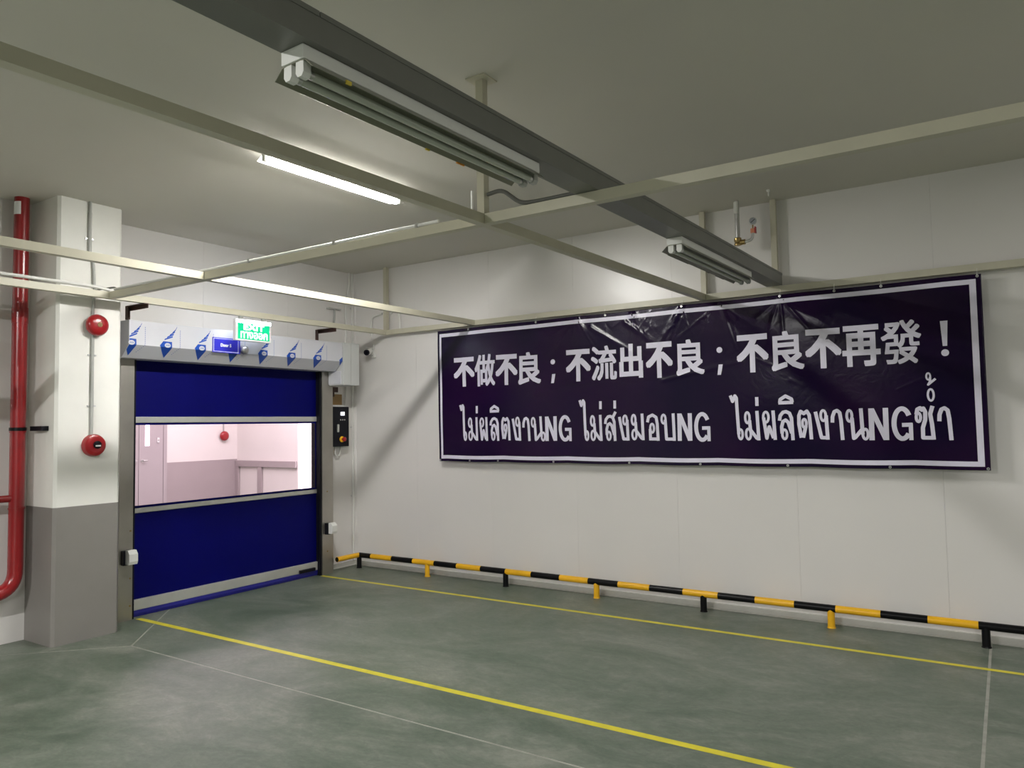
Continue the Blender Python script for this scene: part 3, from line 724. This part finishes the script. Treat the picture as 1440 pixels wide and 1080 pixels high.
TW_ = [["ai", 1.633, 1.733, 1.44, 1.825], ["mo", 1.742, 1.879, 1.44, 1.687], ["ek", 1.844, 1.879, 1.725, 1.801], ["pho", 1.891, 2.006, 1.439, 1.684], ["lo", 2.023, 2.144, 1.439, 1.681], ["i", 2.027, 2.144, 1.725, 1.806], ["to", 2.165, 2.282, 1.441, 1.681], ["ngo", 2.298, 2.406, 1.44, 1.683], ["aa", 2.419, 2.515, 1.44, 1.681], ["no", 2.52, 2.688, 1.435, 1.68], ["N", 2.683, 2.814, 1.439, 1.675], ["G", 2.832, 2.977, 1.431, 1.68], ["ai", 3.054, 3.166, 1.435, 1.829], ["mo", 3.17, 3.304, 1.435, 1.681], ["ek", 3.269, 3.301, 1.733, 1.806], ["so", 3.318, 3.443, 1.438, 1.68], ["ek", 3.415, 3.447, 1.734, 1.808], ["ngo", 3.463, 3.571, 1.437, 1.679], ["mo", 3.583, 3.718, 1.437, 1.681], ["o", 3.73, 3.856, 1.438, 1.682], ["bo", 3.868, 4.005, 1.438, 1.679], ["N", 4.023, 4.155, 1.438, 1.675], ["G", 4.172, 4.319, 1.429, 1.68], ["ai", 4.482, 4.601, 1.439, 1.824], ["mo", 4.602, 4.735, 1.437, 1.684], ["ek", 4.7, 4.731, 1.723, 1.796], ["pho", 4.749, 4.866, 1.442, 1.684], ["lo", 4.876, 5.004, 1.439, 1.684], ["i", 4.885, 5.003, 1.727, 1.81], ["to", 5.023, 5.144, 1.441, 1.684], ["ngo", 5.154, 5.265, 1.441, 1.684], ["aa", 5.274, 5.373, 1.442, 1.686], ["no", 5.384, 5.55, 1.438, 1.685], ["N", 5.547, 5.683, 1.44, 1.681], ["G", 5.7, 5.846, 1.433, 1.686], ["cho", 5.857, 5.986, 1.439, 1.689], ["ring", 5.941, 5.994, 1.715, 1.817], ["tho", 5.937, 6.008, 1.83, 1.934], ["aa", 5.999, 6.098, 1.438, 1.686]]
for g, a, b, z0, z1 in TW_:
    bm = bmesh.new(); thai(bm, g, a, b, z0, z1, .0165 if g == 'tho' else .020 if g == 'ring' else .027, cf)
    bmesh.ops.recalc_face_normals(bm, faces=bm.faces[:])
    obj('letter', bm, letter, ban, label='white printed Latin capital' if g in 'NG' else 'white printed Thai letter')
for x in (1.368, 1.76, 2.12, 2.77, 3.56, 4.22, 4.94, 5.68, 6.298): 
    p = bf(.001)(x, BZb+.012, 0); obj('grommet', LT([(.004, 0), (.010, 0), (.010, .003), (.004, .003)], p, (0, -1, 0), n=12), chrome, ban)
for x in (1.77, 2.6, 3.35, 4.1, 4.93, 5.34, 5.67, 6.29):
    p = bf(.001)(x, BZt-.014, 0); obj('grommet', LT([(.004, 0), (.010, 0), (.010, .003), (.004, .003)], p, (0, -1, 0), n=12), chrome, ban)
    tie = T(smooth_path([(x, BY-.004, BZt-.014), (x, BY-.004, BZt+.022), (x, BY+.010, BZt+.040)], .01, 3), .0018, n=6)
    obj('cable_tie', tie, whitem, ban)

# ------------------------------------------------------------------ barrier rail
RY, RZ, RR = -.135, .146, .028
br = thing('barrier_rail', 'low yellow and black pipe barrier standing along the foot of the wall', 'barrier', (3.2, RY, 0))
xs = [.395, .706, 1.012, 1.310, 1.610, 1.915, 2.219, 2.519, 2.836, 3.138, 3.441, 3.743, 4.049, 4.352, 4.657, 4.962, 5.266, 5.577, 5.884, 6.194, 6.60]
xs = xs+[6.60+.305*k for k in range(1, 16)]
bm = bmesh.new(); n = 18
def seg(a, b, mi, caps=False): tube(bm, [a, b], RR, n=n, caps=caps, mi=mi)
seg((.20, RY, RZ), (xs[0], RY, RZ), 1, True)
for k, (a, b) in enumerate(zip(xs, xs[1:])): seg((a, RY, RZ), (b, RY, RZ), k % 2, False)
obj('rail', bm, [yellow, black], br, smooth=True, label='rail painted in yellow and black bands')
bm = T([(.20, RY+.0, RZ), (.20, -.475, RZ)], RR, n=n); obj('return_rail', bm, yellow, br, smooth=True, label='short yellow return rail')
obj('end_cap', LT([(0, 0), (RR*.93, 0), (RR*.8, .004), (0, .004)], (.20, -.475, RZ), (0, -1, 0), n=18), black, br)
for k in range(9):
    x = .20+k*1.006; mm = black if k % 2 == 0 else yellow
    obj('post', T([(x, RY, 0), (x, RY, RZ)], RR*.96, n=n), mm, br, smooth=True)
    o = obj('base_collar', LT([(RR*.95, 0), (RR*1.12, 0), (RR*1.05, .008), (RR*.95, .010)], (x, RY, 0), (0, 0, 1), n=18), mm, br)

# ------------------------------------------------------------------ yellow floor lines
def line(nm, y, x0, x1, w, lab):
    o = obj(nm, B(x0, x1, y-w/2, y+w/2, .0002, .0012), yel_l, None, origin=(x0, y, 0)); tag(o, lab, 'floor marking')
line('floor_line', -.6645, .17, XR-.5, .045, 'thin yellow line painted on the floor nearer the barrier rail')
line('floor_line', -2.715, .17, XR-.5, .050, 'yellow line painted on the floor from the left door post to the foreground')

# ------------------------------------------------------------------ column equipment
cxf = .431
for z, nm in ((2.437, 'upper round red alarm bell on the white column'), (1.492, 'lower round red alarm device on the white column')):
    l = (cxf, -3.25, z)
    if z > 2:
        t = bell(l, .085, (1, 0, 0), nm)
        obj('emblem', LT([(.020, 0), (.018, .002), (0, .003)], Vector(l)+Vector((.087, 0, 0)), (1, 0, 0), n=20), tan, t, label='worn pale emblem')
    else:
        t = thing('alarm_button', nm, 'alarm', l)
        obj('housing', LT([(0, 0), (.088, 0), (.088, .020), (.080, .042), (.060, .052), (.050, .050), (0, .050)], l, (1, 0, 0), n=40), redb, t, smooth=True)
        obj('push_plate', LT([(.030, 0), (.030, .012), (.024, .016), (0, .016)], Vector(l)+Vector((.050, .008, .004)), (1, 0, 0), n=24), blackp, t, smooth=True)
        obj('tag', B(cxf+.066, cxf+.069, -3.262, -3.222, 1.482, 1.494), signw, t)
cd = thing('conduit_column', 'grey conduit running down the white column past both red alarms', 'conduit', (cxf, -3.28, 1.6))
cd.name = 'conduit'
ry = -3.268
obj('pipe', T(smooth_path([(cxf+.014, -3.30, H), (cxf+.014, -3.30, 3.02), (cxf+.014, -3.27, 2.93), (cxf+.02, -3.262, 2.70), (cxf+.014, -3.268, 2.55), (cxf+.012, ry, 2.52)], .05), .011, n=10), pvcg, cd, smooth=True)
obj('pipe', T([(cxf+.012, ry, 2.36), (cxf+.012, ry, 1.575)], .012, n=10), pvcg, cd, smooth=True)
obj('pipe', T([(cxf+.012, -3.30, 3.33), (cxf+.012, -3.30, 3.0)], .014, n=10), pvcg, cd, smooth=True)
for z in (3.12, 2.20, 1.80):
    y = -3.30 if z > 3 else ry
    obj('clip', B(cxf, cxf+.010, y-.032, y+.032, z-.006, z+.006), chrome, cd)
# red fire main
px_, pyy = .125, -3.655; PR = .052
fm = thing('fire_main_pipe', 'thick glossy red fire pipe running down beside the column', 'pipe', (px_, pyy, .4))
path = smooth_path([(px_, pyy, H), (px_, pyy, .40), (px_, -5.6, .40)], .17, 10)
obj('pipe', T(path, PR, n=26), red, fm, smooth=True)
obj('branch_pipe', T([(px_, pyy-.03, 1.105), (px_, -5.6, 1.105)], .027, n=18), red, fm, smooth=True)
for z0, z1 in ((2.44, 2.56), (1.60, 1.625), (1.02, 1.035)): obj('coupling', T([(px_, pyy, z0), (px_, pyy, z1)], PR+.0035, n=26), red, fm, smooth=True)
obj('sticker', prism(bmesh.new(), [(PR*1.02*math.cos(a), PR*1.02*math.sin(a)) for a in [math.radians(q) for q in range(-100, -29, 10)]]+[(PR*.99*math.cos(a), PR*.99*math.sin(a)) for a in [math.radians(q) for q in range(-30, -101, -10)]], lambda a, b, t: (px_+a, pyy+b, t), 3.28, 3.38), signw, fm, label='torn white sticker')
bk = thing('pipe_bracket', 'black strut bracket fixing the red pipe to the column', 'bracket', (.2, -3.55, 1.63))
obj('strut', B(.155, .335, -3.585, -3.5305, 1.612, 1.648, bev=.003), blackp, bk)
obj('clamp', T([(px_, pyy, 1.615), (px_, pyy, 1.64)], PR+.006, n=26), black, bk, smooth=True)

# ------------------------------------------------------------------ conduits near the corner
def conduit(lab, pts, r=.012, m=pvc, clips=(), group=None, rad=.06):
    t = thing('conduit', lab, 'conduit', pts[-1], group)
    obj('pipe', T(smooth_path(pts, rad), r, n=10), m, t, smooth=True)
    for c in clips: obj('clip', B(*c), chrome, t)
    return t
conduit('white conduit running the full height of the corner beside the door', [(.018, -.045, H), (.018, -.045, .06)], .011,
        clips=[(0, .006, -.07, -.02, z-.006, z+.006) for z in (3.0, 1.6, .8)])
conduit('white conduit bending down from the ceiling to the drive cover', [(.018, -.095, H), (.018, -.095, 3.25), (.018, -.15, 3.05), (.018, -.15, 2.0), (.018, -.17, 1.85)], .010)
conduit('white looped conduit on the back wall left of the corner post', [(.30, -.016, 2.62), (.30, -.016, 2.87), (.47, -.016, 2.90)], .011)
conduit('white arched conduit on the back wall right of the corner post', [(.60, -.016, 2.89), (.66, -.016, 2.93), (.74, -.02, 2.86), (.74, -.02, 2.70)], .012)
conduit('thin dark grey cable hooked over the corner of the frame', [(.50, -.016, 2.90), (.585, -.016, 2.80), (.49, -.03, 2.69)], .006, cable)
jb = thing('ceiling_socket', 'small grey outlet with a bent cable on the door wall', 'outlet', (0, -.33, 2.95))
obj('plate', B(0, .05, -.43, -.25, 2.955, 2.968), pvcg, jb)
obj('cable', T(smooth_path([(.025, -.33, 2.955), (.025, -.335, 2.83), (.08, -.40, 2.74)], .06), .012, n=8), pvcg, jb, smooth=True)
conduit('slim white conduit lying above the bar nearest the door wall', [(R2+.01, -9, BZ1+.028), (R2+.01, -3.30, BZ1+.028), (R2+.02, -3.22, BZ1+.012)], .013)
conduit('slim white conduit lying along the top of the cross bar', [(R2+.08, QY-.012, BZ1+.014), (3.9, QY-.012, BZ1+.014)], .010,
        clips=[(x-.008, x+.008, QY-.026, QY+.002, BZ1, BZ1+.027) for x in (1.5, 2.3, 3.1, 3.75)])
conduit('grey cable looping around the frame near the column', [(R2-.10, -3.30, BZ1+.01), (R2-.05, -3.22, BZ1+.035), (R2+.06, -3.20, BZ1+.035), (R2+.10, -3.20, BZ1+.008)], .007, cable)
conduit('dark grey cable sagging from the mid hanger to the trunking', [(P1q+.03, QY, BZ1+.105), (P1q+.12, QY, BZ1+.115), (P1q+.24, QY-.01, BZ1+.018), (P1q+.33, QY-.01, BZ1+.012), (4.76, QY-.01, BZ1+.012)], .011, cable, rad=.08)
obj_rod = thing('conduit', 'short white tube standing left of the mid hanger post', 'conduit', (P1q-.06, QY+.05, BZ1))
obj('pipe', T([(P1q-.045, QY-.035, BZ1+.03), (P1q-.045, QY-.035, BZ1+.13)], .006, n=8), pvc, obj_rod, smooth=True)
obj('foot', T([(P1q-.045, QY-.035, BZ1+.03), (P1q-.09, QY-.03, BZ1+.004)], .004, n=8), pvc, obj_rod)

# cctv camera
cc = thing('security_camera', 'small white bullet camera with a black front below the frame corner', 'camera', (.31, -.0, 2.42))
obj('wall_box', B(.30, .36, -.035, 0, 2.40, 2.45, bev=.004), pvc, cc)
obj('arm', T([(.33, -.03, 2.425), (.325, -.09, 2.432), (.32, -.13, 2.445)], .010, n=10), pvcg, cc, smooth=True)
ax = Vector((.35, -.9, -.22)).normalized(); c0 = Vector((.31, -.045, 2.475))
obj('camera_body', LT([(0, 0), (.030, 0), (.034, .01), (.034, .105), (0, .105)], c0, ax), pvc, cc, smooth=True)
obj('lens_front', LT([(.0, .105), (.033, .105), (.033, .122), (.026, .122), (.020, .112), (0, .112)], c0, ax), blackp, cc, smooth=True, label='black lens front')
obj('sun_shield', B(.285, .345, -.155, -.03, 2.506, 2.510), pvc, cc)
obj('feed_pipe', T([(.33, -.018, 2.45), (.33, -.018, 2.56)], .008, n=8), pvc, cc, smooth=True)

# air drop with valve and gauge, behind the trunking
ad = thing('air_pipe', 'shiny compressed air pipe with a red valve and round gauge above the banner', 'pipe', (4.63, -.2, 3.05))
AX, AY = 4.632, -.20
obj('pipe', T([(AX, AY, H), (AX, AY, 3.10)], .019, n=16), chrome, ad, smooth=True)
obj('pipe_wrap', T([(AX-.004, AY-.004, H-.01), (AX-.004, AY-.004, 3.31)], .0215, n=12), whitem, ad, label='torn white wrap')
obj('tee', LT([(0, 0), (.027, 0), (.030, .012), (.024, .024), (.030, .036), (.030, .06), (.022, .064), (0, .064)], (AX, AY, 3.045), (0, 0, 1), n=16), brass, ad, smooth=True)
obj('union', T([(AX+.02, AY, 3.068), (AX+.06, AY, 3.068)], .022, n=12), brass, ad, smooth=True)
obj('elbow_pipe', T(smooth_path([(AX+.05, AY, 3.068), (AX+.115, AY, 3.072), (AX+.125, AY, 3.135)], .04), .0115, n=12), chrome, ad, smooth=True)
obj('valve', B(AX+.108, AY*0+AX+.142, AY-.014, AY+.014, 3.130, 3.168, bev=.003), coral, ad, label='coral valve body')
obj('lever', B(AX+.143, AX+.152, AY-.02, AY+.012, 3.125, 3.178, bev=.002), redb, ad, label='red lever')
obj('gauge_stem', T([(AX+.125, AY, 3.168), (AX+.125, AY, 3.205)], .006, n=8), brass, ad)
obj('gauge', LT([(0, 0), (.029, 0), (.031, .004), (.031, .020), (.027, .022), (.026, .018), (0, .018)], (AX+.122, AY+.01, 3.228), (.35, -.93, 0), n=24), chrome, ad, smooth=True)
obj('gauge_dial', LT([(.0255, .0185), (0, .019)], (AX+.122, AY+.01, 3.228), (.35, -.93, 0), n=24), gauge_m, ad, label='pale dial')
nd = B(-.022, .022, -.001, .001, -.002, .002, M=Matrix.Translation((AX+.129, AY-.010, 3.228)) @ Matrix.Rotation(math.radians(20), 4, 'Z') @ Matrix.Rotation(math.radians(-40), 4, 'Y'))
obj('needle', nd, blackp, ad)
hk = thing('ceiling_hook', 'tiny white fitting on the ceiling above the right hanger post', 'fitting', (4.93, -.35, H))
obj('cap', LT([(0, 0), (.016, 0), (.014, .012), (.006, .018), (.006, .05), (0, .052)], (4.93, -.35, H), (0, 0, -1), n=12), whitem, hk, smooth=True)

for o in list(bpy.data.objects):
    if '_loc' in o: del o['_loc']
